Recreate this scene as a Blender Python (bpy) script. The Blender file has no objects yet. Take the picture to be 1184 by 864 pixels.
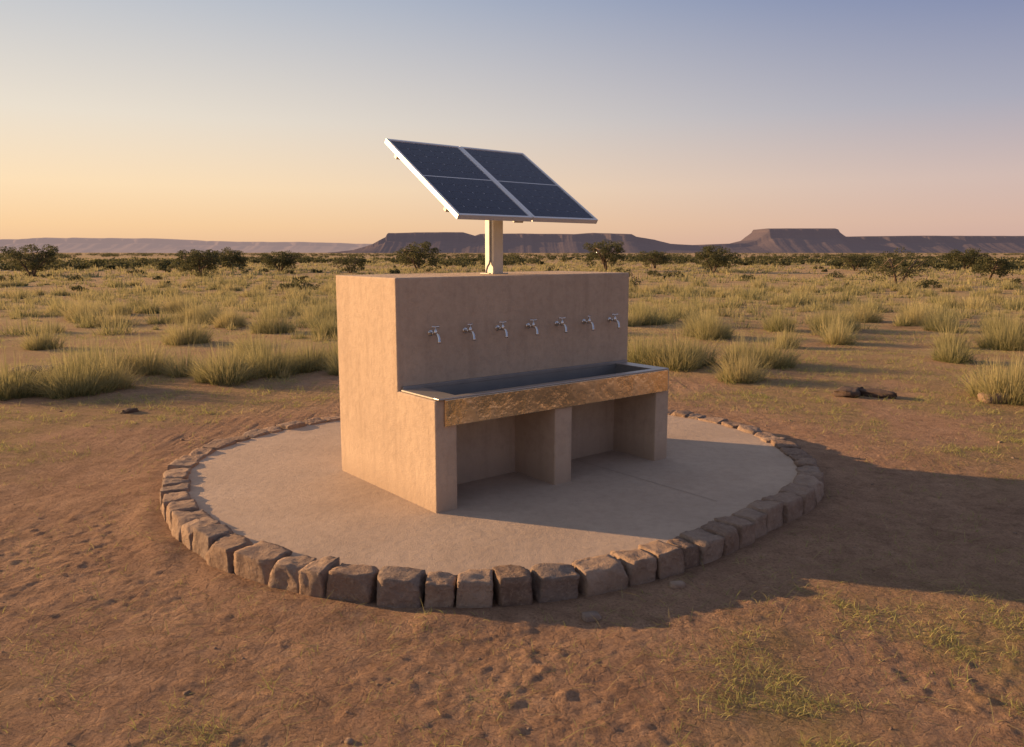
import bpy, bmesh, math, random
import numpy as np
from mathutils import Vector, Matrix, noise as mnoise
random.seed(7); rng=np.random.default_rng(7)
scene=bpy.context.scene
scene.view_settings.view_transform='Standard'
scene.view_settings.look='None'; scene.view_settings.exposure=0

# ---------------------------------------------------------------- noise
def _h(ix,iy,seed):
    n=(ix.astype(np.int64)*374761393+iy.astype(np.int64)*668265263+seed*974634777)&0xffffffff
    n=((n^(n>>13))*1274126177)&0xffffffff
    n=(n^(n>>16))&0xffffffff
    return n/4294967295.0
def vn(x,y,seed=0):
    x=np.asarray(x,float);y=np.asarray(y,float)
    ix=np.floor(x);iy=np.floor(y);fx=x-ix;fy=y-iy
    fx=fx*fx*fx*(fx*(fx*6-15)+10);fy=fy*fy*fy*(fy*(fy*6-15)+10)
    a=_h(ix,iy,seed);b=_h(ix+1,iy,seed);c=_h(ix,iy+1,seed);d=_h(ix+1,iy+1,seed)
    return (a*(1-fx)+b*fx)*(1-fy)+(c*(1-fx)+d*fx)*fy
def fbm(x,y,seed=0,o=4):
    s=0;a=.5;t=0
    for i in range(o):
        c_,s_=math.cos(.6*i),math.sin(.6*i);k=2.03**i
        s=s+a*vn((x*c_-y*s_)*k+i*17.3,(x*s_+y*c_)*k-i*9.1,seed+i);t+=a;a*=.5
    return s/t
def sst(a,b,x):
    t=np.clip((x-a)/(b-a),0,1);return t*t*(3-2*t)

CX,CY=-0.095,6.91
RING=np.array([(0,1.44),(26,1.50),(42,1.48),(65,1.42),(90,1.37),(115,1.33),(136,1.33),(157,1.40),(165,1.45),(180,1.50),(204,1.45),(228,1.466),(242,1.50),(256,1.505),(269,1.48),(289,1.375),(309,1.30),(324,1.30),(334,1.36),(342,1.41)])
def ring_r(ang):
    a=np.degrees(ang)%360
    xs=np.concatenate([RING[:,0]-360,RING[:,0],RING[:,0]+360]);ys=np.tile(RING[:,1],3)
    return (np.interp(a,xs,ys)+np.interp(a-7,xs,ys)+np.interp(a+7,xs,ys))/3*1.92
def dring(x,y): return np.hypot(x-CX,y-CY)-ring_r(np.arctan2(y-CY,x-CX))
def ground_h(x,y):
    x=np.asarray(x,float);y=np.asarray(y,float)
    dr=dring(x,y)
    far=sst(10,45,np.hypot(x,y))
    h=-0.125+0.0*x
    k=sst(-0.1,1.2,dr)
    h=h+k*(0.08*(fbm(x*.35,y*.35,3,3)-.5))
    rough=.25+.75*sst(.0,.5,dr)
    big=sst(.35,.75,fbm(x*.9,y*.9,5,3))
    clod=fbm(x*13,y*13,21,4)
    h=h+rough*(0.026*(fbm(x*1.5,y*1.5,11,4)-.5)+0.010*(clod-.5)*(0.4+.9*big)+0.012*np.maximum(clod-.6,0)*2*(.3+big)+.005*(vn(x*31,y*31,71)-.5)*(.4+big))*(1-far*.6)
    h=h+0.03*np.exp(-((dr-.12)/.14)**2)*vn(x*3,y*3,44)
    h=h+far*0.35*(fbm(x*.05,y*.05,31,3)-.5)
    return h

# ---------------------------------------------------------------- helpers
def new_mesh(name,verts,faces,mats=(),parent=None,smooth=False,attrs=None):
    me=bpy.data.meshes.new(name)
    me.from_pydata([tuple(v) for v in verts],[],faces);me.update()
    ob=bpy.data.objects.new(name,me);scene.collection.objects.link(ob)
    for m in mats: me.materials.append(m)
    if smooth: me.polygons.foreach_set('use_smooth',[True]*len(me.polygons))
    if attrs:
        for k,v in attrs.items():
            a=me.attributes.new(k,'FLOAT','POINT');a.data.foreach_set('value',np.asarray(v,dtype=np.float32))
    if parent: ob.parent=parent
    return ob
def np_mesh(name,verts,loops,starts,mat,attrs=None,smooth=False,parent=None):
    me=bpy.data.meshes.new(name)
    verts=np.asarray(verts,dtype=np.float32)
    me.vertices.add(len(verts));me.vertices.foreach_set('co',verts.ravel())
    me.loops.add(len(loops));me.loops.foreach_set('vertex_index',np.asarray(loops,dtype=np.int32))
    me.polygons.add(len(starts));me.polygons.foreach_set('loop_start',np.asarray(starts,dtype=np.int32))
    me.update(calc_edges=True);me.validate()
    if smooth: me.polygons.foreach_set('use_smooth',[True]*len(me.polygons))
    if attrs:
        for k,v in attrs.items():
            a=me.attributes.new(k,'FLOAT','POINT');a.data.foreach_set('value',np.asarray(v,dtype=np.float32))
    me.materials.append(mat)
    ob=bpy.data.objects.new(name,me);scene.collection.objects.link(ob)
    if parent: ob.parent=parent
    return ob
def empty(name,loc=(0,0,0),rot=0):
    e=bpy.data.objects.new(name,None);scene.collection.objects.link(e)
    e.location=loc;e.rotation_euler=(0,0,rot);e.empty_display_size=.2
    return e
def box(name,x0,x1,y0,y1,z0,z1,mat,parent=None,bev=0.01,seg=2,matrix=None):
    bm=bmesh.new();bmesh.ops.create_cube(bm,size=1)
    for v in bm.verts:
        v.co=Vector(((x0+x1)/2+v.co.x*(x1-x0),(y0+y1)/2+v.co.y*(y1-y0),(z0+z1)/2+v.co.z*(z1-z0)))
    if bev: bmesh.ops.bevel(bm,geom=bm.edges[:],offset=bev,segments=seg,profile=.5,affect='EDGES')
    if matrix: bm.transform(matrix)
    me=bpy.data.meshes.new(name);bm.to_mesh(me);bm.free()
    me.materials.append(mat)
    ob=bpy.data.objects.new(name,me);scene.collection.objects.link(ob)
    if parent: ob.parent=parent
    return ob
def sweep(pts,rad,n=10,V=None,F=None):
    if V is None: V=[];F=[]
    pts=[Vector(p) for p in pts];base=len(V);prev=None
    for i,p in enumerate(pts):
        t=(pts[min(i+1,len(pts)-1)]-pts[max(i-1,0)]).normalized()
        ref=Vector((0,0,1)) if abs(t.z)<.9 else Vector((1,0,0))
        if prev is None: a=t.cross(ref).normalized()
        else:
            a=(prev-t*prev.dot(t)).normalized()
        prev=a;b=t.cross(a)
        for k in range(n):
            an=2*math.pi*k/n
            V.append(p+(a*math.cos(an)+b*math.sin(an))*rad[i])
    for i in range(len(pts)-1):
        for k in range(n):
            F.append((base+i*n+k,base+i*n+(k+1)%n,base+(i+1)*n+(k+1)%n,base+(i+1)*n+k))
    F.append(tuple(base+k for k in range(n))[::-1]);F.append(tuple(base+(len(pts)-1)*n+k for k in range(n)))
    return V,F

# ---------------------------------------------------------------- materials
class M:
    def __init__(s,name):
        s.m=bpy.data.materials.new(name);s.m.use_nodes=True
        s.nt=s.m.node_tree;s.n=s.nt.nodes;s.l=s.nt.links
        s.b=s.n['Principled BSDF'];s.out=s.n['Material Output']
        s.tc=s.n.new('ShaderNodeTexCoord')
    def noise(s,scale,detail=6,rough=.6,coord='Object',vec=None,dist=0):
        n=s.n.new('ShaderNodeTexNoise');n.inputs['Scale'].default_value=scale
        n.inputs['Detail'].default_value=detail;n.inputs['Roughness'].default_value=rough
        n.inputs['Distortion'].default_value=dist
        s.l.new(vec if vec else s.tc.outputs[coord],n.inputs['Vector']);return n.outputs['Fac']
    def ramp(s,fac,stops):
        r=s.n.new('ShaderNodeValToRGB');e=r.color_ramp.elements
        while len(e)<len(stops): e.new(.5)
        for i,(p,c) in enumerate(stops):
            e[i].position=p;e[i].color=(*c,1) if not isinstance(c,(int,float)) else (c,c,c,1)
        s.l.new(fac,r.inputs[0]);return r.outputs[0]
    def mix(s,f,a,b,mode='MIX'):
        n=s.n.new('ShaderNodeMix');n.data_type='RGBA';n.blend_type=mode
        for inp,v in ((n.inputs[0],f),(n.inputs[6],a),(n.inputs[7],b)):
            if isinstance(v,(int,float)): inp.default_value=v
            elif isinstance(v,tuple): inp.default_value=(*v,1)
            else: s.l.new(v,inp)
        return n.outputs[2]
    def math(s,op,a,b=0,c=0):
        n=s.n.new('ShaderNodeMath');n.operation=op
        for i,v in enumerate((a,b,c)):
            if isinstance(v,(int,float)): n.inputs[i].default_value=v
            else: s.l.new(v,n.inputs[i])
        return n.outputs[0]
    def attr(s,name):
        n=s.n.new('ShaderNodeAttribute');n.attribute_name=name;return n.outputs['Fac']
    def bump(s,h,strength=.5,dist=.02,prev=None):
        n=s.n.new('ShaderNodeBump');n.inputs['Strength'].default_value=strength
        n.inputs['Distance'].default_value=dist;s.l.new(h,n.inputs['Height'])
        if prev: s.l.new(prev,n.inputs['Normal'])
        s.l.new(n.outputs[0],s.b.inputs['Normal']);return n.outputs[0]
    def col(s,c):
        if isinstance(c,tuple): s.b.inputs['Base Color'].default_value=(*c,1)
        else: s.l.new(c,s.b.inputs['Base Color'])
    def set(s,**k):
        for a,v in k.items(): s.b.inputs[a.replace('_',' ')].default_value=v

def concrete(name,c0,c1,stain,rough=.9,fine=.35,streak=True):
    m=M(name);m.set(Roughness=rough);m.b.inputs['Specular IOR Level'].default_value=.2
    n1=m.noise(1.6,8,.62,dist=.3);n2=m.noise(14,8,.7);n3=m.noise(120,4,.7)
    c=m.mix(m.ramp(n1,[(.3,0.),(.7,1.)]),c0,c1)
    c=m.mix(m.math('MULTIPLY',m.ramp(n2,[(.45,0.),(.75,1.)]),.5),c,stain)
    if streak:
        mp=m.n.new('ShaderNodeMapping');mp.inputs['Scale'].default_value=(9,9,.8)
        m.l.new(m.tc.outputs['Object'],mp.inputs[0])
        ns=m.noise(1.0,5,.6,vec=mp.outputs[0])
        c=m.mix(m.math('MULTIPLY',m.ramp(ns,[(.5,0.),(.72,1.)]),.36),c,stain)
        sx=m.n.new('ShaderNodeSeparateXYZ');m.l.new(m.tc.outputs['Object'],sx.inputs[0])
        z=m.math('ADD',sx.outputs[2],m.math('MULTIPLY',m.math('SUBTRACT',n2,.5),.35))
        c=m.mix(m.ramp(z,[(.02,.5),(.2,0.)]),c,stain)
    else:
        n0=m.noise(.7,6,.7,dist=.6)
        c=m.mix(m.ramp(n0,[(.5,0.),(.7,.55)]),c,stain)
    c=m.mix(m.ramp(n3,[(.3,fine),(.62,0.)]),c,tuple(x*.72 for x in c0))
    m.col(c)
    b=m.bump(n3,.5,.006);b=m.bump(n2,.45,.018,b);m.bump(n1,.2,.03,b)
    return m.m
M_plaster=concrete('plaster_concrete',(.58,.45,.33),(.48,.37,.275),(.31,.23,.17))
M_slab=concrete('slab_concrete',(.52,.405,.305),(.42,.325,.245),(.32,.24,.175),streak=False)

# sandstone
m=M('sandstone');m.set(Roughness=.92);m.b.inputs['Specular IOR Level'].default_value=.2
t=m.attr('tint');n1=m.noise(6,8,.65);n2=m.noise(38,8,.7);v=m.n.new('ShaderNodeTexVoronoi');v.inputs['Scale'].default_value=14;m.l.new(m.tc.outputs['Object'],v.inputs[0])
c=m.ramp(t,[(0,(.22,.155,.115)),(.35,(.34,.24,.175)),(.7,(.42,.31,.23)),(1,(.27,.21,.17))])
c=m.mix(m.ramp(n1,[(.35,0.),(.7,.6)]),c,(.19,.13,.095));c=m.mix(m.ramp(n2,[(.5,0.),(.75,.55)]),c,(.52,.4,.3));m.col(c)
b=m.bump(n2,1.,.02);b=m.bump(n1,.8,.04,b);m.bump(v.outputs['Distance'],.5,.02,b);M_stone=m.m
m=M('dark_earth');m.set(Roughness=.95);n=m.noise(9,8,.7);m.col(m.mix(n,(.06,.04,.03),(.13,.085,.06)));m.bump(n,.9,.05);M_dark=m.m

# ground
m=M('savanna_soil');m.set(Roughness=.97);m.b.inputs['Specular IOR Level'].default_value=.08
n1=m.noise(1.7,8,.65);n2=m.noise(9,8,.7);n3=m.noise(60,6,.75);nf=m.noise(.045,8,.65);n25=m.noise(26,6,.65);n12=m.noise(4.5,8,.75,dist=.4)
c=m.mix(m.ramp(n1,[(.3,0.),(.7,1.)]),(.52,.335,.215),(.39,.24,.155))
c=m.mix(m.ramp(n12,[(.48,0.),(.66,.6)]),c,(.27,.165,.105))
c=m.mix(m.ramp(n2,[(.5,0.),(.72,.6)]),c,(.24,.15,.095))
c=m.mix(m.ramp(n2,[(.25,.6),(.42,0.)]),c,(.62,.44,.3))
g=m.attr('green')
gc=m.mix(n2,(.27,.22,.09),(.38,.29,.13))
gm=m.math('MULTIPLY',g,m.ramp(n2,[(.3,.1),(.6,.75)]))
c=m.mix(gm,c,gc)
f=m.attr('far')
n5=m.noise(.8,8,.7)
fc=m.mix(m.ramp(nf,[(.35,0.),(.65,1.)]),(.37,.26,.14),(.47,.31,.18))
fc=m.mix(m.ramp(n5,[(.45,0.),(.62,.85)]),fc,(.46,.37,.18))
fc=m.mix(m.ramp(n5,[(.32,.75),(.46,0.)]),fc,(.2,.145,.075))
c=m.mix(f,c,fc)
c=m.mix(m.ramp(n3,[(.36,.6),(.5,0.)]),c,(.15,.095,.06));c=m.mix(m.ramp(n3,[(.6,0.),(.72,.5)]),c,(.66,.5,.36));m.col(c)
vo=m.n.new('ShaderNodeTexVoronoi');vo.feature='DISTANCE_TO_EDGE';vo.inputs['Scale'].default_value=6;vo.inputs['Randomness'].default_value=1
wv=m.n.new('ShaderNodeVectorMath');wv.operation='ADD';nw=m.n.new('ShaderNodeTexNoise');nw.inputs['Scale'].default_value=7;m.l.new(m.tc.outputs['Object'],nw.inputs[0])
sv=m.n.new('ShaderNodeVectorMath');sv.operation='SCALE';sv.inputs['Scale'].default_value=.15;m.l.new(nw.outputs['Color'],sv.inputs[0])
m.l.new(m.tc.outputs['Object'],wv.inputs[0]);m.l.new(sv.outputs[0],wv.inputs[1]);m.l.new(wv.outputs[0],vo.inputs[0])
b=m.bump(n3,1.,.016);b=m.bump(n25,1.,.04,b);b=m.bump(n2,.8,.05,b);b=m.bump(m.ramp(vo.outputs[0],[(0,0.),(.04,1.)]),.35,.02,b);m.bump(n12,.45,.07,b);M_ground=m.m

# grass
def grassmat(name,a,b_,c_,tip,tr_=.4):
    m=M(name);m.set(Roughness=.75);m.b.inputs['Specular IOR Level'].default_value=.2
    c=m.ramp(m.attr('tint'),[(0,a),(.5,b_),(1,c_)])
    c=m.mix(m.math('MULTIPLY',m.attr('tip'),.7),c,tip)
    m.col(c)
    tr=m.n.new('ShaderNodeBsdfTranslucent');m.l.new(c,tr.inputs[0])
    mx=m.n.new('ShaderNodeMixShader');mx.inputs[0].default_value=tr_
    m.l.new(m.b.outputs[0],mx.inputs[1]);m.l.new(tr.outputs[0],mx.inputs[2]);m.l.new(mx.outputs[0],m.out.inputs[0])
    return m.m
M_grass=grassmat('dry_grass',(.11,.135,.05),(.26,.25,.105),(.44,.36,.18),(.56,.49,.26))
M_low=grassmat('low_grass',(.17,.22,.05),(.33,.33,.09),(.5,.41,.2),(.5,.47,.2))
M_leaf=grassmat('acacia_leaf',(.06,.068,.03),(.1,.105,.05),(.16,.15,.07),(.15,.14,.06))
m=M('bark');m.set(Roughness=.9);n=m.noise(12,6,.7);m.col(m.mix(n,(.09,.065,.045),(.2,.15,.11)));m.bump(n,.6,.03);M_bark=m.m
# metals
m=M('stainless_steel');m.set(Metallic=1.0);n=m.noise(2.2,5,.6);ns=m.noise(30,6,.7);mp=m.n.new('ShaderNodeMapping');mp.inputs['Scale'].default_value=(2,60,60);m.l.new(m.tc.outputs['Object'],mp.inputs[0]);nb=m.noise(3,4,.6,vec=mp.outputs[0])
c=m.mix(m.ramp(n,[(.35,0.),(.65,1.)]),(1.0,.80,.52),(.88,.68,.44));c=m.mix(m.ramp(ns,[(.55,0.),(.75,.4)]),c,(.6,.45,.3));m.col(c)  # golden base tint paints in the warm ground reflection on the plain steel
m.l.new(m.ramp(n,[(.35,.18),(.65,.36)]),m.b.inputs['Roughness']);m.bump(nb,.12,.003,m.bump(n,.45,.06));M_steel=m.m
m=M('trough_rim_steel');m.set(Metallic=.9,Roughness=.48);m.col(m.mix(m.noise(9),(.5,.48,.45),(.38,.36,.34)));M_rim=m.m
m=M('trough_inner_steel');m.set(Metallic=.85,Roughness=.5);n=m.noise(6,6,.6);m.col(m.mix(n,(.24,.24,.24),(.38,.37,.36)));M_steel2=m.m
m=M('chrome');m.set(Metallic=1.0,Roughness=.2);m.col(m.mix(m.noise(40),(.75,.73,.7),(.6,.57,.53)));M_chrome=m.m
m=M('galvanised_steel');m.set(Metallic=.3,Roughness=.55);n=m.noise(8,6,.7);m.col(m.mix(n,(.62,.58,.5),(.44,.41,.36)));m.bump(n,.1,.01);M_galv=m.m
m=M('aluminium_frame');m.set(Metallic=.4,Roughness=.42);n=m.noise(10,4,.6);m.col(m.mix(n,(.78,.77,.75),(.66,.65,.64)));M_alu=m.m
m=M('solar_cell');m.set(Roughness=.2);m.b.inputs['Specular IOR Level'].default_value=.22
vv=m.n.new('ShaderNodeTexVoronoi');vv.inputs['Scale'].default_value=60;m.l.new(m.tc.outputs['Object'],vv.inputs[0])
c=m.mix(vv.outputs['Distance'],(.009,.014,.036),(.02,.03,.07));m.col(c);M_cell=m.m
m=M('solar_backsheet');m.set(Roughness=.25);n=m.noise(5);m.col(m.mix(n,(.38,.4,.46),(.45,.47,.52)));M_back=m.m
m=M('cable_rubber');m.set(Roughness=.6);m.col(m.mix(m.noise(20),(.25,.25,.25),(.35,.35,.35)));M_cable=m.m
m=M('joint_filler');m.set(Roughness=.95);m.col(m.mix(m.noise(20),(.24,.18,.13),(.34,.25,.18)));M_joint=m.m
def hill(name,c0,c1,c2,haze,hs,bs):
    # aerial haze over kilometres of dusty air, painted as muted colours plus emission glow
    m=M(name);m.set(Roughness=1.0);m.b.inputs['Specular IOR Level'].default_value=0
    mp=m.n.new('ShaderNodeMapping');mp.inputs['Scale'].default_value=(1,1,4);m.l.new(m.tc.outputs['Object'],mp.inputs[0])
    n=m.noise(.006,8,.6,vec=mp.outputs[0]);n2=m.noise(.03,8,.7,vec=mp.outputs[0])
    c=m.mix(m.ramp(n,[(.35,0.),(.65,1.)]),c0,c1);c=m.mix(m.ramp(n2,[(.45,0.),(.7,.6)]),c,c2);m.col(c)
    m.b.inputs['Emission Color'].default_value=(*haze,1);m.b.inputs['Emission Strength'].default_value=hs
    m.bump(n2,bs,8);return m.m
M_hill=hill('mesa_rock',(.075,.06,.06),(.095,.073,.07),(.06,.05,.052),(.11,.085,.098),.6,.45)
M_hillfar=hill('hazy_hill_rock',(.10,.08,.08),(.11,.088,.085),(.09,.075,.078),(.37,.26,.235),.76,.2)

# ---------------------------------------------------------------- ground sheet
def axis(a,b,step,outer,g=1.075):
    mid=np.arange(a,b+1e-6,step);up=[b];s=step
    while up[-1]<outer: s*=g;up.append(up[-1]+s)
    dn=[a];s=step
    while dn[-1]>-outer: s*=g;dn.append(dn[-1]-s)
    return np.concatenate([np.array(dn[1:])[::-1],mid,np.array(up[1:])])
gx=axis(-3.6,3.6,.018,9000,1.06);gy=axis(1.3,5.2,.018,9000,1.06)
X,Y=np.meshgrid(gx,gy);Z=ground_h(X,Y)
nx,ny=len(gx),len(gy);print('ground',nx,ny)
V=np.stack([X,Y,Z],-1).reshape(-1,3)
i=np.arange(nx*ny).reshape(ny,nx)
Q=np.stack([i[:-1,:-1],i[:-1,1:],i[1:,1:],i[1:,:-1]],-1).reshape(-1,4)
dist=np.hypot(X,Y)
def green_mask(x,y):
    dr=dring(x,y)
    band=sst(.6,2.0,dr)*sst(5.7,7.8,y)*(.8+.2*sst(-1,2,x))
    fr=sst(.1,1.1,x-.35*y+.75)*sst(4.9,3.5,y)*sst(.3,.7,dr)
    fl=sst(.4,1.6,-x-.25*y+.6)*sst(3.9,2.5,y)*.6
    return np.clip(band+fr+fl,0,1)*sst(.28,.56,fbm(x*1.1+3,y*1.1,77,4))
gr=green_mask(X,Y)
fa=sst(9,22,dist)*.9
np_mesh('ground',V,Q.ravel(),np.arange(len(Q))*4,M_ground,attrs={'green':gr.ravel(),'far':fa.ravel()},smooth=True)

# ---------------------------------------------------------------- slab + stone border
AX,AY=-.5247,5.337;YAW=math.radians(38.7)
U=Vector((math.cos(YAW),math.sin(YAW)));Wd=Vector((-math.sin(YAW),math.cos(YAW)))
N=240;an=np.linspace(0,2*np.pi,N,endpoint=False);rr=ring_r(an)-.2
V=[];
for k in range(N):V.append((CX+rr[k]*math.cos(an[k]),CY+rr[k]*math.sin(an[k]),0.0))
for k in range(N):V.append((CX+(rr[k]+.006)*math.cos(an[k]),CY+(rr[k]+.006)*math.sin(an[k]),-.25))
F=[tuple(range(N))]+[(k,k+N,(k+1)%N+N,(k+1)%N) for k in range(N)]
slab=new_mesh('concrete_slab',V,F,[M_slab])
def strip(p0,p1,w,z,nm):
    p0=Vector(p0);p1=Vector(p1);t=(p1-p0).normalized();n=Vector((-t.y,t.x))*w/2
    new_mesh(nm,[(*(p0-n),z),(*(p1-n),z),(*(p1+n),z),(*(p0+n),z)],[(0,1,2,3)],[M_joint],slab)
A2=Vector((AX,AY))
strip(A2+U*1.75+Wd*(-1.05),A2+U*1.75+Wd*.45,.005,.0035,'expansion_joint_1')
strip(A2+U*2.44+Wd*.9,A2+U*3.75+Wd*.9,.005,.0035,'expansion_joint_2')
V=[];F=[];T=[]
def add_rock(c,size,rotz,seed,tilt=(0,0),power=.05,rough=.065,cuts=5,npl=3):
    base=len(V)
    bm=bmesh.new();bmesh.ops.create_cube(bm,size=2);bmesh.ops.subdivide_edges(bm,edges=bm.edges[:],cuts=cuts,use_grid_fill=True)
    R=Matrix.Rotation(rotz,3,'Z')@Matrix.Rotation(tilt[0],3,'X')@Matrix.Rotation(tilt[1],3,'Y')
    tv=random.random();off=Vector((seed*3.7,seed*1.3,seed*7.1))
    wedge=random.uniform(-.1,.1);wz=random.uniform(.0,.06);sk=random.uniform(-.1,.1);sh=random.uniform(-.1,.1)
    planes=[(Vector((random.uniform(-1,1),random.uniform(-1,1),random.uniform(-.2,1))).normalized(),random.uniform(1.2,1.42)) for _ in range(npl)]
    for v in bm.verts:
        p=v.co.copy()
        q=p.lerp(p.normalized()*1.22,power)
        for n_,d_ in planes:      # chipped facets
            e=q.dot(n_)-d_
            if e>0:q=q-n_*e
        q.x*=(1+wedge*q.y)*(1-wz*max(q.z,0));q.y*=(1-wz*max(q.z,0));q.z+=sk*q.x*.6;q.x+=sh*q.z
        n=mnoise.noise_vector(q*1.0+off)*rough*1.6+mnoise.noise_vector(q*2.9+off)*rough*.8+mnoise.noise_vector(q*6+off)*rough*.6
        q=q+n
        q=Vector((q.x*size[0]/2,q.y*size[1]/2,q.z*size[2]/2))
        V.append(R@q+Vector(c));T.append(tv)
    bm.verts.index_update()
    for f in bm.faces:F.append(tuple(base+v.index for v in f.verts))
    bm.free()
a=0.0;s=0
while a<2*math.pi-.03:
    r=float(ring_r(a))-.13
    w=random.choice([.17,.2,.23,.26,.29])*random.uniform(.9,1.1)
    if a+ (w+.0)/r>2*math.pi: w=max((2*math.pi-a)*r,.12)
    am=a+w/2/r;r=float(ring_r(am))-.12+random.uniform(-.012,.012)
    hh=random.uniform(.2,.24);dep=random.uniform(.18,.22)
    r1=float(ring_r(am-.03));r2=float(ring_r(am+.03))
    tx=r2*math.cos(am+.03)-r1*math.cos(am-.03);ty=r2*math.sin(am+.03)-r1*math.sin(am-.03)
    top=random.uniform(.015,.04)
    add_rock((CX+r*math.cos(am),CY+r*math.sin(am),top-hh/2),(w*.93,dep,hh),math.atan2(ty,tx)+random.uniform(-.07,.07),s,(random.uniform(-.07,.07),random.uniform(-.05,.05)),cuts=9)
    a+=w/r;s+=1
ob=new_mesh('stone_border',V,F,[M_stone],smooth=True,attrs={'tint':T})
V=[];F=[];T=[]
for k in range(700):
    while True:
        x=random.uniform(-6,6);y=random.uniform(1.8,12)
        d=float(dring(x,y))
        if d>.06: break
    sz=random.uniform(.004,.012) if random.random()<.97 else random.uniform(.015,.03)
    add_rock((x,y,float(ground_h(x,y))+sz*.1),(sz*1.3,sz,sz*.7),random.random()*6,k+100,power=.6,cuts=1,npl=4)
for (x,y,sz) in [(-1.62,4.85,.1),(.42,3.98,.07),(.95,4.35,.06),(.98,2.62,.06),(6.3,10.2,.26)]:
    add_rock((x,y,float(ground_h(x,y))+sz*.1),(sz*1.4,sz,sz*.6),random.random()*6,x+y,power=.4,cuts=4,npl=5)
new_mesh('field_stones',V,F,[M_stone],smooth=True,attrs={'tint':T})
V=[];F=[];T=[]
for (x,y,sz) in [(-7.2,12.1,.55),(-6.85,12.3,.4),(-7.6,12.4,.4),(4.6,10.7,.3),(4.95,10.6,.25),(-4.6,9.4,.12)]:
    add_rock((x,y,float(ground_h(x,y))+sz*.05),(sz*1.6,sz,sz*.55),random.random()*6,x+y,power=.5,cuts=7,rough=.2)
new_mesh('dark_rock',V,F,[M_dark],smooth=True,attrs={'tint':T})

# ---------------------------------------------------------------- water tap station
st=empty('water_tap_station',(AX,AY,0),YAW)
L=2.43;S0=.495;S1=1.44;HB=1.62;HT=.80
def cells_body(name):
    xs=[0,.18,1.1,1.28,2.265,L];ys=[0,S0,S1];zs=[-.05,.609,HT-.004,HB]
    def fill(i,j,k):
        if not(0<=i<5 and 0<=j<2 and 0<=k<3): return False
        if j==1: return True
        if i in(0,4): return k<2
        if i==2: return k<1
        return False
    bm=bmesh.new();vd={}
    def vv(i,j,k):
        if (i,j,k) not in vd: vd[(i,j,k)]=bm.verts.new((xs[i],ys[j],zs[k]))
        return vd[(i,j,k)]
    for i in range(5):
        for j in range(2):
            for k in range(3):
                if not fill(i,j,k): continue
                for ax in range(3):
                    for sd in(0,1):
                        nb=[i,j,k];nb[ax]+=1 if sd else -1
                        if fill(*nb): continue
                        o=[0,1,2];o.remove(ax)
                        q=[]
                        for (s1,s2) in((0,0),(1,0),(1,1),(0,1)):
                            t=[i,j,k];t[ax]+=sd;t[o[0]]+=s1;t[o[1]]+=s2;q.append(vv(*t))
                        bm.faces.new(q)
    bmesh.ops.recalc_face_normals(bm,faces=bm.faces[:])
    bmesh.ops.dissolve_limit(bm,angle_limit=.01,verts=bm.verts[:],edges=bm.edges[:])
    bm.normal_update()
    ed=[e for e in bm.edges if len(e.link_faces)==2 and e.calc_face_angle_signed()>.5]
    bmesh.ops.bevel(bm,geom=ed,offset=.011,segments=3,profile=.5,affect='EDGES')
    me=bpy.data.meshes.new(name);bm.to_mesh(me);bm.free();me.materials.append(M_plaster)
    ob=bpy.data.objects.new(name,me);scene.collection.objects.link(ob);ob.parent=st
cells_body('tap_wall_and_legs')
x0,x1,y0,y1=.183,2.262,.003,S0-.006
zt=HT;zb=.622
def trough():
    V=[];F=[]
    def q(*p):
        b=len(V);V.extend(p);F.append(tuple(range(b,b+len(p))))
    ix0,ix1,iy0,iy1=x0+.01,x1-.01,y0+.03,y1-.02
    q((x0,y0,zb),(x0,y1,zb),(x1,y1,zb),(x1,y0,zb))
    q((x0,y0,zb),(x1,y0,zb),(x1,y0,zt-.01),(x0,y0,zt-.01));q((x0,y1,zb),(x0,y1,zt-.01),(x1,y1,zt-.01),(x1,y1,zb))
    z2=zb+.03
    q((ix0,iy0,z2),(ix1,iy0,z2),(ix1,iy1,z2),(ix0,iy1,z2))
    q((ix0,iy0,z2),(ix0,iy0,zt),(ix1,iy0,zt),(ix1,iy0,z2));q((ix0,iy1,z2),(ix1,iy1,z2),(ix1,iy1,zt),(ix0,iy1,zt))
    q((ix0,iy0,z2),(ix0,iy1,z2),(ix0,iy1,zt),(ix0,iy0,zt));q((ix1,iy0,z2),(ix1,iy0,zt),(ix1,iy1,zt),(ix1,iy1,z2))
    new_mesh('trough_basin',V,F,[M_steel2],st)
trough()
box('trough_apron',.07,L-.04,-.022,-.003,.612,HT-.001,M_steel,st,.004,2)
box('trough_rim_front',.012,L-.04,-.026,.043,HT,HT+.012,M_rim,st,.004,2)
box('trough_rim_back',.03,L-.03,S0-.028,S0-.003,HT,HT+.03,M_steel2,st,.003,2)
box('trough_rim_end_1',.012,.196,.0435,S0-.029,HT,HT+.0115,M_rim,st,.0015,1)
box('trough_rim_end_2',x1-.012,L-.04,.0435,S0-.029,HT,HT+.0115,M_rim,st,.0015,1)
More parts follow.
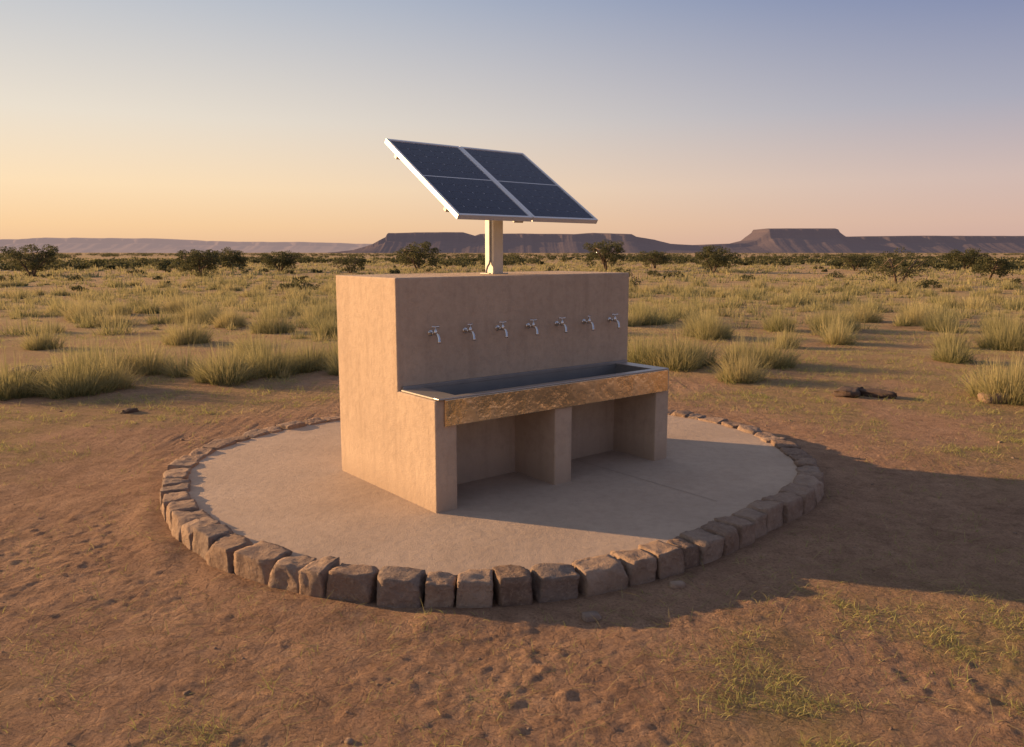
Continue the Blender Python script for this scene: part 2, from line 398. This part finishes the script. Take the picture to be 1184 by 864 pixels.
for k in range(7):
    tx=.29+k*.315;tz=1.208;V=[];F=[]
    y=S0
    sweep([(tx,y+.004,tz),(tx,y-.006,tz),(tx,y-.009,tz)],[.023,.023,.018],16,V,F)
    sweep([(tx,y,tz),(tx,y-.035,tz),(tx,y-.036,tz),(tx,y-.05,tz),(tx,y-.051,tz),(tx,y-.075,tz)],[.0095,.0095,.014,.014,.012,.013],12,V,F)
    sweep([(tx,y-.058,tz),(tx,y-.085,tz-.002),(tx,y-.105,tz-.012),(tx,y-.115,tz-.03),(tx,y-.117,tz-.052),(tx,y-.117,tz-.056),(tx,y-.117,tz-.068)],[.015,.013,.011,.0105,.0105,.0135,.0135],12,V,F)
    sweep([(tx,y-.068,tz-.012),(tx,y-.068,tz+.014),(tx,y-.068,tz+.02),(tx,y-.068,tz+.03),(tx,y-.068,tz+.031),(tx,y-.068,tz+.048)],[.014,.0145,.012,.012,.006,.006],12,V,F)
    ta=random.uniform(-.5,.5);cx_,sx_=math.cos(ta)*.03,math.sin(ta)*.03
    sweep([(tx-cx_*1.05,y-.068-sx_*1.05,tz+.05),(tx-cx_*.8,y-.068-sx_*.8,tz+.05),(tx,y-.068,tz+.048),(tx+cx_*.8,y-.068+sx_*.8,tz+.05),(tx+cx_*1.05,y-.068+sx_*1.05,tz+.05)],[.0055,.0085,.0065,.0085,.0055],10,V,F)
    new_mesh('tap_%d'%(k+1),V,F,[M_chrome],st,smooth=True)

# ---------------------------------------------------------------- solar panel on post
px,py=AX+math.cos(YAW)*1.2-math.sin(YAW)*.9,AY+math.sin(YAW)*1.2+math.cos(YAW)*.9
so=empty('solar_panel',(px,py,HB),math.radians(40.5))
PH=.76
box('post',-.055,.055,-.055,.055,.006,PH-.10,M_galv,so,.006,2)
box('post_base_plate',-.085,.085,-.085,.085,.001,.010,M_galv,so,.002,1)
V,F=sweep([(-.10,-.02,.01),(-.10,-.02,.03),(-.09,-.02,.06),(-.07,-.02,.085),(-.062,-.02,.12),(-.062,-.02,.3),(-.062,-.02,.6)],[.009]*7,8)
new_mesh('cable',V,F,[M_cable],so,smooth=True)
tilt=math.radians(33.4)
Mt=Matrix.Translation((0,0,PH))@Matrix.Rotation(tilt,4,'X')
W2=.74;Hh=.583
for j,(a0,a1) in enumerate([(-W2,-.006),(.006,W2)]):
    fr=.022;d0,d1=-.022,.018
    for nm,(xa,xb,ya,yb) in {'frame_low':(a0,a1,-Hh,-Hh+fr),'frame_high':(a0,a1,Hh-fr,Hh),'frame_side_a':(a0,a0+fr,-Hh+fr,Hh-fr),'frame_side_b':(a1-fr,a1,-Hh+fr,Hh-fr)}.items():
        box('%s_%d'%(nm,j+1),xa,xb,ya,yb,d0,d1,M_alu,so,.0015,1,Mt)
    box('backsheet_%d'%(j+1),a0+fr,a1-fr,-Hh+fr,Hh-fr,-.004,.010,M_back,so,0,1,Mt)
    V=[];F=[]
    cx0,cx1=a0+fr+.004,a1-fr-.004;cy0,cy1=-Hh+fr+.006,Hh-fr-.006
    cw=(cx1-cx0)/6;gap=.008;chh=(cy1-cy0-gap*1.5)/10
    for iy in range(10):
        for ix in range(6):
            xa=cx0+ix*cw+.0014;xb=xa+cw-.0028
            ya=cy0+iy*chh+(gap*1.5 if iy>=5 else 0)+.0014;yb=ya+chh-.0028
            b=len(V);c=.006
            pts=[(xa+c,ya),(xb-c,ya),(xb,ya+c),(xb,yb-c),(xb-c,yb),(xa+c,yb),(xa,yb-c),(xa,ya+c)]
            V+= [Mt@Vector((p[0],p[1],.0115)) for p in pts];F.append(tuple(range(b,b+8)))
    new_mesh('cells_%d'%(j+1),V,F,[M_cell],so)
    ym=cy0+5*chh
    V=[Mt@Vector(p) for p in [(cx0,ym+.001,.0125),(cx1,ym+.001,.0125),(cx1,ym+gap*1.4,.0125),(cx0,ym+gap*1.4,.0125)]]
    new_mesh('midline_%d'%(j+1),V,[(0,1,2,3)],[M_alu],so)
box('frame_clamp',-.005,.005,-Hh+.01,Hh-.01,-.012,.0185,M_alu,so,0,1,Mt)
for j,yy in enumerate((-.40,.40)):
    box('rail_%d'%(j+1),-W2+.012,W2-.012,yy-.018,yy+.018,-.06,-.0235,M_galv,so,.002,1,Mt)
box('cross_beam',-.05,.05,-.45,.45,-.115,-.062,M_galv,so,.002,1,Mt)
box('post_head',-.07,.07,-.07,.07,PH-.18,PH-.098,M_galv,so,.004,1)

# ---------------------------------------------------------------- grass
def blades(px,py,pz,dirx,diry,lean,length,width,tint,curve=.5,seg=2):
    n=len(px)
    ca,sa=dirx,diry
    wa=rng.uniform(0,2*np.pi,n);wx,wy=np.cos(wa)*width/2,np.sin(wa)*width/2
    def pt(t):
        out=np.sin(lean)*length*t*(1-curve+curve*t*1.4)
        up=np.cos(lean)*length*(t-.18*curve*t*t*lean*2)
        return px+ca*out,py+sa*out,pz+up
    rows=[];tips=[]
    if seg==2:
        for t,wf in ((0,1),(.5,.8)):
            x,y,z=pt(t);rows.append(np.stack([x-wx*wf,y-wy*wf,z],-1));rows.append(np.stack([x+wx*wf,y+wy*wf,z],-1));tips+=[t,t]
        x,y,z=pt(1.);rows.append(np.stack([x,y,z],-1));tips.append(1.)
        Vv=np.stack(rows,1).reshape(-1,3)
        b=np.arange(n)[:,None]*5
        lo=np.concatenate([b+np.array([[0,1,3,2]]),b+np.array([[2,3,4]])],1).ravel()
        s0=np.arange(n)*7;stt=np.stack([s0,s0+4],-1).ravel()
        tp=np.tile(tips,n);ti=np.repeat(tint,5)
    else:
        x,y,z=pt(0);rows.append(np.stack([x-wx,y-wy,z],-1));rows.append(np.stack([x+wx,y+wy,z],-1))
        x,y,z=pt(1.);rows.append(np.stack([x,y,z],-1))
        Vv=np.stack(rows,1).reshape(-1,3);lo=np.arange(n*3);stt=np.arange(n)*3
        tp=np.tile([0,0,1.],n);ti=np.repeat(tint,3)
    return Vv,lo,stt,tp,ti
def emit(name,chunks,mat):
    V=[];Lo=[];S=[];T=[];I=[];vo=0;lo=0
    for v,l,s,t,i_ in chunks:
        V.append(v);Lo.append(l+vo);S.append(s+lo);T.append(t);I.append(i_);vo+=len(v);lo+=len(l)
    return np_mesh(name,np.concatenate(V),np.concatenate(Lo),np.concatenate(S),mat,attrs={'tip':np.concatenate(T),'tint':np.concatenate(I)})
def tufts(x,y,w,h,nb,seg,wid):
    x=np.repeat(x,nb);y=np.repeat(y,nb);W=np.repeat(w,nb);H=np.repeat(h,nb);wd=np.repeat(wid,nb)
    tt=np.repeat(rng.uniform(.0,.8,len(w)),nb)
    n=len(x);r=np.sqrt(rng.uniform(0,1,n));a=rng.uniform(0,2*np.pi,n)
    lump=.65+.7*vn(x*3+np.cos(a)*1.8+50,y*3+np.sin(a)*1.8,9)
    rx=x+np.cos(a)*r*W*.38*lump;ry=y+np.sin(a)*r*W*.38*lump
    lean=np.clip(r*.7*rng.uniform(.4,1.4,n)+rng.normal(0,.25,n),0,1.35)
    ln=H*rng.uniform(.3,1.05,n)*lump*(1.15-.55*r*r)
    a2=a+rng.normal(0,.5,n)
    return blades(rx,ry,ground_h(rx,ry)-.02,np.cos(a2),np.sin(a2),lean,ln,wd*rng.uniform(.6,1.3,n),np.clip(tt+rng.normal(0,.2,n),0,1),seg=seg)
T=[(-9.6,16.1,.7),(-12.8,23.8,1.0),(-7.0,16.9,.95),(-6.8,10.6,.85),(-6.04,10.8,1.05),(-5.75,11.3,.6),(-6.5,12.3,1.0),(-5.94,12.8,.8),(-5.2,12.5,.5),(-4.33,11.93,1.0),(-3.92,12.6,1.05),(-3.4,13.1,.85),(-3.0,13.6,.6),(-2.7,12.6,.5),(-4.8,14.6,.7),(-5.8,19.2,.95),(-7.46,21,1.0),(-8.9,22.4,1.1),(-8.2,22.0,.8),(-11,26.3,1.),(-4.2,18.2,.8),(-5.3,22.9,.9),(-12.6,25.6,.8),(-13.4,28.6,.8),(2.32,13.83,1.0),(2.76,13.3,.95),(3.2,13.6,.6),(3.52,11.93,.65),(4.37,13.4,.85),(4.0,13.8,.6),(4.56,18.2,1.2),(8.1,20,1.2),(10.7,19.8,.7),(7.8,14.0,.7),(6.55,10.35,1.05),(7.1,10.8,.9),(10.2,16.2,1.1),(11.9,19.2,1.1),(9.9,22.4,.9),(6.7,19.8,.8),(3.5,21.6,.9),(11,21.5,1),(9,16.3,.6),(-9.5,12.0,.6),(5.6,16.2,.6),(7.0,17.0,.7)]
T=np.array(T)
ch=[]
ch.append(tufts(T[:,0],T[:,1],T[:,2]*1.1,.42+.24*T[:,2],np.maximum((1500*T[:,2]**1.5).astype(int),350),2,np.full(len(T),.0085)))
def scatter(n,ymin,ymax,spread,thr,seed):
    y=ymin*(ymax/ymin)**(rng.uniform(0,1,n)**.75);x=rng.uniform(-1,1,n)*(y*spread+3)
    m_=fbm(x*.12,y*.09,seed,3)+rng.normal(0,.09,n)>thr
    m_&=np.hypot(x-CX,y-CY)>5.6
    return x[m_],y[m_]
x,y=scatter(420,11.5,26,.85,.47,60);w=rng.uniform(.15,.6,len(x));ch.append(tufts(x,y,w,.12+.42*w,np.full(len(x),120),2,np.full(len(x),.011)))
x,y=scatter(430,18,48,.8,.45,66);w=rng.uniform(.6,1.2,len(x));ch.append(tufts(x,y,w,.3+.28*w,np.full(len(x),260),1,y*.0009))
x,y=scatter(3600,20,60,.85,.46,61);w=rng.uniform(.3,.9,len(x));ch.append(tufts(x,y,w,.12+.34*w,np.full(len(x),50),1,y*.0009))
x,y=scatter(10000,45,260,.85,.44,62);w=rng.uniform(.5,1.5,len(x));ch.append(tufts(x,y,w,.16+.28*w,np.full(len(x),17),1,y*.0014))
emit('grass_tussocks',ch,M_grass)
n=260000
y=1.6*(20/1.6)**(rng.uniform(0,1,n));x=rng.uniform(-1,1,n)*(y*.8+1.)
gm=green_mask(x,y);clump=sst(.38,.7,fbm(x*5,y*5,88,2));k=rng.uniform(0,1,n)<gm*.6*clump+.05*(dring(x,y)>.05)*clump
k&=dring(x,y)>.02
x=x[k];y=y[k];rep=3
x=np.repeat(x,rep)+rng.normal(0,.015,len(x)*rep);y=np.repeat(y,rep)+rng.normal(0,.015,len(y)*rep);n=len(x);print('low',n)
a=rng.uniform(0,6.28,n)
low=blades(x,y,ground_h(x,y)-.004,np.cos(a),np.sin(a),rng.uniform(.4,1.4,n),rng.uniform(.015,.075,n)*(1+sst(5,14,y)*.8),.002+.0005*y*rng.uniform(.4,1.,n),rng.uniform(0,1,n))
n=4200;x=rng.uniform(-3.6,3.8,n);y=rng.uniform(1.7,5.4,n);k=(dring(x,y)>.05)&(fbm(x*1.5,y*1.5,91,3)+rng.normal(0,.08,n)+.06*(x>1)>.49);x=x[k];y=y[k];n=len(x);a=rng.uniform(0,6.28,n)
straw=blades(x,y,ground_h(x,y)+.003,np.cos(a),np.sin(a),rng.uniform(.9,1.52,n),rng.uniform(.03,.18,n)*rng.uniform(.4,1.4,n),np.full(n,.0027),rng.uniform(.3,1,n))
emit('low_grass',[low,straw],M_low)

# ---------------------------------------------------------------- trees
def leaves(cs,sizes,nper,leaf,flat=.6):
    V=[];tt=[]
    for c,s in zip(cs,sizes):
        n=int(nper*s*s) if nper>0 else -nper
        n=max(n,6)
        d=rng.normal(0,1,(n,3));d/=np.linalg.norm(d,axis=1)[:,None];d*=rng.uniform(.35,1.05,n)[:,None]**.6*s
        d[:,2]*=flat
        p=d+np.array(c)
        a=rng.normal(0,1,(n,3));a/=np.linalg.norm(a,axis=1)[:,None];b=rng.normal(0,1,(n,3));b-=a*(a*b).sum(1)[:,None];b/=np.linalg.norm(b,axis=1)[:,None]
        l=leaf*rng.uniform(.6,1.4,n)[:,None]
        V.append(np.stack([p-a*l,p-b*l*.5,p+a*l,p+b*l*.5],1).reshape(-1,3))
        tt.append(np.repeat(np.clip(rng.uniform(.1,.8)+rng.normal(0,.15,n),0,1),4))
    return np.concatenate(V),np.concatenate(tt)
def tree(name,x,y,w,h,seed,ncl=60,leaf=.07,dens=480):
    random.seed(seed);g=float(ground_h(x,y))
    e=empty(name,(x,y,g))
    V=[];F=[];cs=[];ss=[]
    for s in range(random.randint(3,5)):
        az=random.uniform(0,6.28);bx,by=math.cos(az),math.sin(az)
        p=[(bx*.05*w*.2,by*.05*w*.2,-.1),(bx*.08*w,by*.08*w,.22*h),(bx*.16*w,by*.16*w+.02,.45*h),(bx*.26*w,by*.26*w,.66*h)]
        r=.028*h
        sweep(p,[r*1.3,r,r*.7,r*.4],7,V,F)
        for b in range(5):
            aa=az+random.uniform(-1.3,1.3);k=random.choice([1,2,2,3]);q=Vector(p[k])
            e2=Vector((math.cos(aa)*w*random.uniform(.2,.44),math.sin(aa)*w*random.uniform(.2,.44),h*random.uniform(.4,.8)))
            mid=q.lerp(e2,.5)+Vector((0,0,-.04*h))
            sweep([q,mid,e2],[r*.5,r*.32,r*.12],5,V,F)
            cs.append(tuple(e2));ss.append(w*random.uniform(.06,.11))
    for k in range(ncl):
        aa=random.uniform(0,6.28);rr=math.sqrt(random.random())*.47
        top=h*(1-.35*(rr/.47)**2)
        z=top*random.uniform(.3,.95)
        lob=.8+.4*mnoise.noise(Vector((math.cos(aa)*1.5,math.sin(aa)*1.5,seed)))
        cs.append((math.cos(aa)*rr*w*lob,math.sin(aa)*rr*w*lob,z-.06*h));ss.append(w*random.uniform(.05,.11))
    new_mesh('trunk',V,F,[M_bark],e,smooth=True)
    V,tt=leaves(cs,ss,dens,leaf,.6)
    np_mesh('crown',V,np.arange(len(V)),np.arange(len(V)//4)*4,M_leaf,attrs={'tint':tt,'tip':np.zeros(len(V))},parent=e)
tree('acacia_tree',10.2,86,5.6,3.6,1)
tree('acacia_tree',19.6,78,5.0,2.9,2)
tree('acacia_tree',22.9,47.5,3.8,2.5,3,ncl=54,leaf=.05)
tree('acacia_tree',-9.3,80,5.6,3.2,4)
tree('acacia_tree',-39.5,66,5.0,2.9,5,ncl=50)
tree('acacia_tree',-26.5,68,4.4,2.4,6)
tree('acacia_tree',-31,88,5.0,2.5,8)
tree('acacia_tree',17.5,98,4.4,2.4,9)
tree('acacia_tree',-22,76,4.6,2.2,10)
tree('acacia_tree',52,92,5.4,2.6,11)
tree('acacia_tree',36,84,3.8,2.1,13,ncl=40)
tree('acacia_tree',-14.5,72,3.4,1.9,14,ncl=40)
tree('acacia_tree',34.5,58,3.4,2.0,15,ncl=44)
random.seed(99)
cs=[];ss=[]
for k in range(4200):
    y=80*(1500/80)**(random.random()**.85);x=random.uniform(-1,1)*y*.85
    dens=float(fbm(x*.02+5,y*.012,90,3))+(.05 if x<0 else -.02)
    if dens<.5: continue
    s=random.uniform(.5,1.0)
    if y<180: s*=.9
    if y>400: s*=1.25
    for q in range(random.randint(2,4)):
        cs.append((x+random.uniform(-1.8,1.8)*s,y+random.uniform(-1,1)*s,float(ground_h(x,y))+s*random.uniform(.3,.9)));ss.append(s*random.uniform(.5,1.0)*(1+y/700))
V1,t1=leaves([(a,b,min(c,1.1)) for a,b,c in cs],ss,-32,.2,.5)
cs=[];ss=[]
for k in range(80):   # scattered shrubs on the plain
    y=random.uniform(40,105);x=random.uniform(-.8,.8)*y;s=random.uniform(.3,.75);g=float(ground_h(x,y))
    for q in range(random.randint(6,11)):
        rr=random.random()**.5;aa=random.uniform(0,6.28)
        cs.append((x+math.cos(aa)*rr*s,y+math.sin(aa)*rr*s,g+s*random.uniform(.1,.95)*(1.1-rr*.7)));ss.append(s*random.uniform(.25,.42))
V2,t2=leaves(cs,ss,-46,.06,.8)
V=np.concatenate([V1,V2]);tt=np.concatenate([t1,t2])
np_mesh('distant_trees',V,np.arange(len(V)),np.arange(len(V)//4)*4,M_leaf,attrs={'tint':tt,'tip':np.zeros(len(V))})

# ---------------------------------------------------------------- mesas
def mesa(name,tab,ydist,depth,mat,seed,nx=900,cliff=.55,namp=60,hn=.03):
    tab=np.array(tab,float);xs=np.linspace(tab[0,0],tab[-1,0],nx);Hx=np.interp(xs,tab[:,0],tab[:,1])
    Hx=Hx*(1+hn*(fbm(xs*.006,xs*0+seed,seed,5)-.5))
    ts=np.array([0,.12,.25,.36,.42,.47,.55,1.0]);pr=np.array([0,.17,.34,cliff,cliff+.05,.95,1.0,1.0])
    t=np.linspace(0,1,44);t=np.unique(np.concatenate([t,ts]));P=np.interp(t,ts,pr)
    Xg,Tg=np.meshgrid(xs,t);Pg=np.tile(P[:,None],(1,nx))
    off=(fbm(Xg*.009,Xg*0+seed*3.3,seed+5,5)-.5)*namp*2*(1-Tg*.3)
    Yg=ydist+(Tg-.5)*depth+off
    Zg=Hx[None,:]*Pg+(fbm(Xg*.03,Yg*.03,seed+9,4)-.5)*5*Pg*(Pg<.94)-1.5
    V=np.stack([Xg,Yg,Zg],-1).reshape(-1,3);n_=len(t)
    i=np.arange(nx*n_).reshape(n_,nx);Q=np.stack([i[:-1,:-1],i[:-1,1:],i[1:,1:],i[1:,:-1]],-1).reshape(-1,4)
    np_mesh(name,V,Q.ravel(),np.arange(len(Q))*4,mat)
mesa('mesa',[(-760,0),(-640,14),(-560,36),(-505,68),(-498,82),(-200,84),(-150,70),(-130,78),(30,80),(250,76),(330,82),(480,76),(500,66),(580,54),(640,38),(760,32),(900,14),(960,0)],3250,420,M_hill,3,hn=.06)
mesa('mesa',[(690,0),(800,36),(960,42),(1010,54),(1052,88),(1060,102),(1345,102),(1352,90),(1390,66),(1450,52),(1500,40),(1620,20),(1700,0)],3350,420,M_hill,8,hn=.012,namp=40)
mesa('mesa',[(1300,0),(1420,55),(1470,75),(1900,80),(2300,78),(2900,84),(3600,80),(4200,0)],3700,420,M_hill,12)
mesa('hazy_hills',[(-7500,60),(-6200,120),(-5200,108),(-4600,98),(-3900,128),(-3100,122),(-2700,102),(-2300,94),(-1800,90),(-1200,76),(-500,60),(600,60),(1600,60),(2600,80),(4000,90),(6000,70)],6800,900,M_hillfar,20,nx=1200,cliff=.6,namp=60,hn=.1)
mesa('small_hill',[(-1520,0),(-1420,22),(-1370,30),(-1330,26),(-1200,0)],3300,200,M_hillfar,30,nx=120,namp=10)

# ---------------------------------------------------------------- sky + sun
SD=Vector((-.945,.327,0)).normalized();EL=math.radians(12)
w=bpy.data.worlds.new('World');scene.world=w;w.use_nodes=True
nt=w.node_tree;nd=nt.nodes;lk=nt.links
bg=nd['Background']
sky=nd.new('ShaderNodeTexSky');sky.sky_type='NISHITA';sky.sun_disc=False;sky.sun_elevation=EL;sky.sun_rotation=math.atan2(SD.x,SD.y)%(2*math.pi)
sky.dust_density=2.0
tc=nd.new('ShaderNodeTexCoord');sep=nd.new('ShaderNodeSeparateXYZ');lk.new(tc.outputs['Generated'],sep.inputs[0])
def wr(stops):
    r=nd.new('ShaderNodeValToRGB');e=r.color_ramp.elements
    def lin(c): return tuple(((v/255)/12.92 if v/255<.04045 else ((v/255+.055)/1.055)**2.4) for v in c)
    while len(e)<len(stops): e.new(.5)
    for i,(p,c) in enumerate(stops): e[i].position=p;e[i].color=(*lin(c),1)
    lk.new(sep.outputs[2],r.inputs[0]);return r.outputs[0]
warm=wr([(0,(234,188,150)),(.03,(248,206,158)),(.075,(252,222,182)),(.15,(234,222,205)),(.285,(186,193,204)),(.6,(168,172,187)),(1,(150,155,172))])
cool=wr([(0,(206,170,160)),(.035,(214,180,166)),(.08,(208,184,178)),(.16,(166,166,183)),(.285,(110,126,170)),(.6,(128,134,160)),(1,(136,142,164))])
dt=nd.new('ShaderNodeVectorMath');dt.operation='DOT_PRODUCT';dt.inputs[1].default_value=(SD.x,SD.y,0);lk.new(tc.outputs['Generated'],dt.inputs[0])
mr=nd.new('ShaderNodeMapRange');mr.interpolation_type='SMOOTHSTEP';mr.inputs[1].default_value=-.4;mr.inputs[2].default_value=.82;lk.new(dt.outputs['Value'],mr.inputs[0])
mx=nd.new('ShaderNodeMix');mx.data_type='RGBA';lk.new(mr.outputs[0],mx.inputs[0]);lk.new(cool,mx.inputs[6]);lk.new(warm,mx.inputs[7])
sc=nd.new('ShaderNodeVectorMath');sc.operation='SCALE';sc.inputs['Scale'].default_value=.12;lk.new(sky.outputs[0],sc.inputs[0])
mm=nd.new('ShaderNodeMix');mm.data_type='RGBA';mm.inputs[0].default_value=.05;lk.new(mx.outputs[2],mm.inputs[6]);lk.new(sc.outputs[0],mm.inputs[7])
lk.new(mm.outputs[2],bg.inputs[0]);bg.inputs[1].default_value=1.02
sl=bpy.data.lights.new('sun','SUN');sl.energy=9.0;sl.angle=math.radians(.8);sl.color=(1,.60,.29)
so_=bpy.data.objects.new('sun',sl);scene.collection.objects.link(so_)
d=-Vector((SD.x*math.cos(EL),SD.y*math.cos(EL),math.sin(EL)))
so_.rotation_euler=d.to_track_quat('-Z','Y').to_euler();so_.location=(-20,8,10)

# ---------------------------------------------------------------- camera
cam=bpy.data.cameras.new('camera');co=bpy.data.objects.new('camera',cam);scene.collection.objects.link(co)
cam.sensor_width=36;cam.lens=920/1184*36;cam.clip_end=20000;cam.clip_start=.05
co.location=(0,0,1.8);co.rotation_euler=(math.radians(90-8.65),0,0)
scene.camera=co
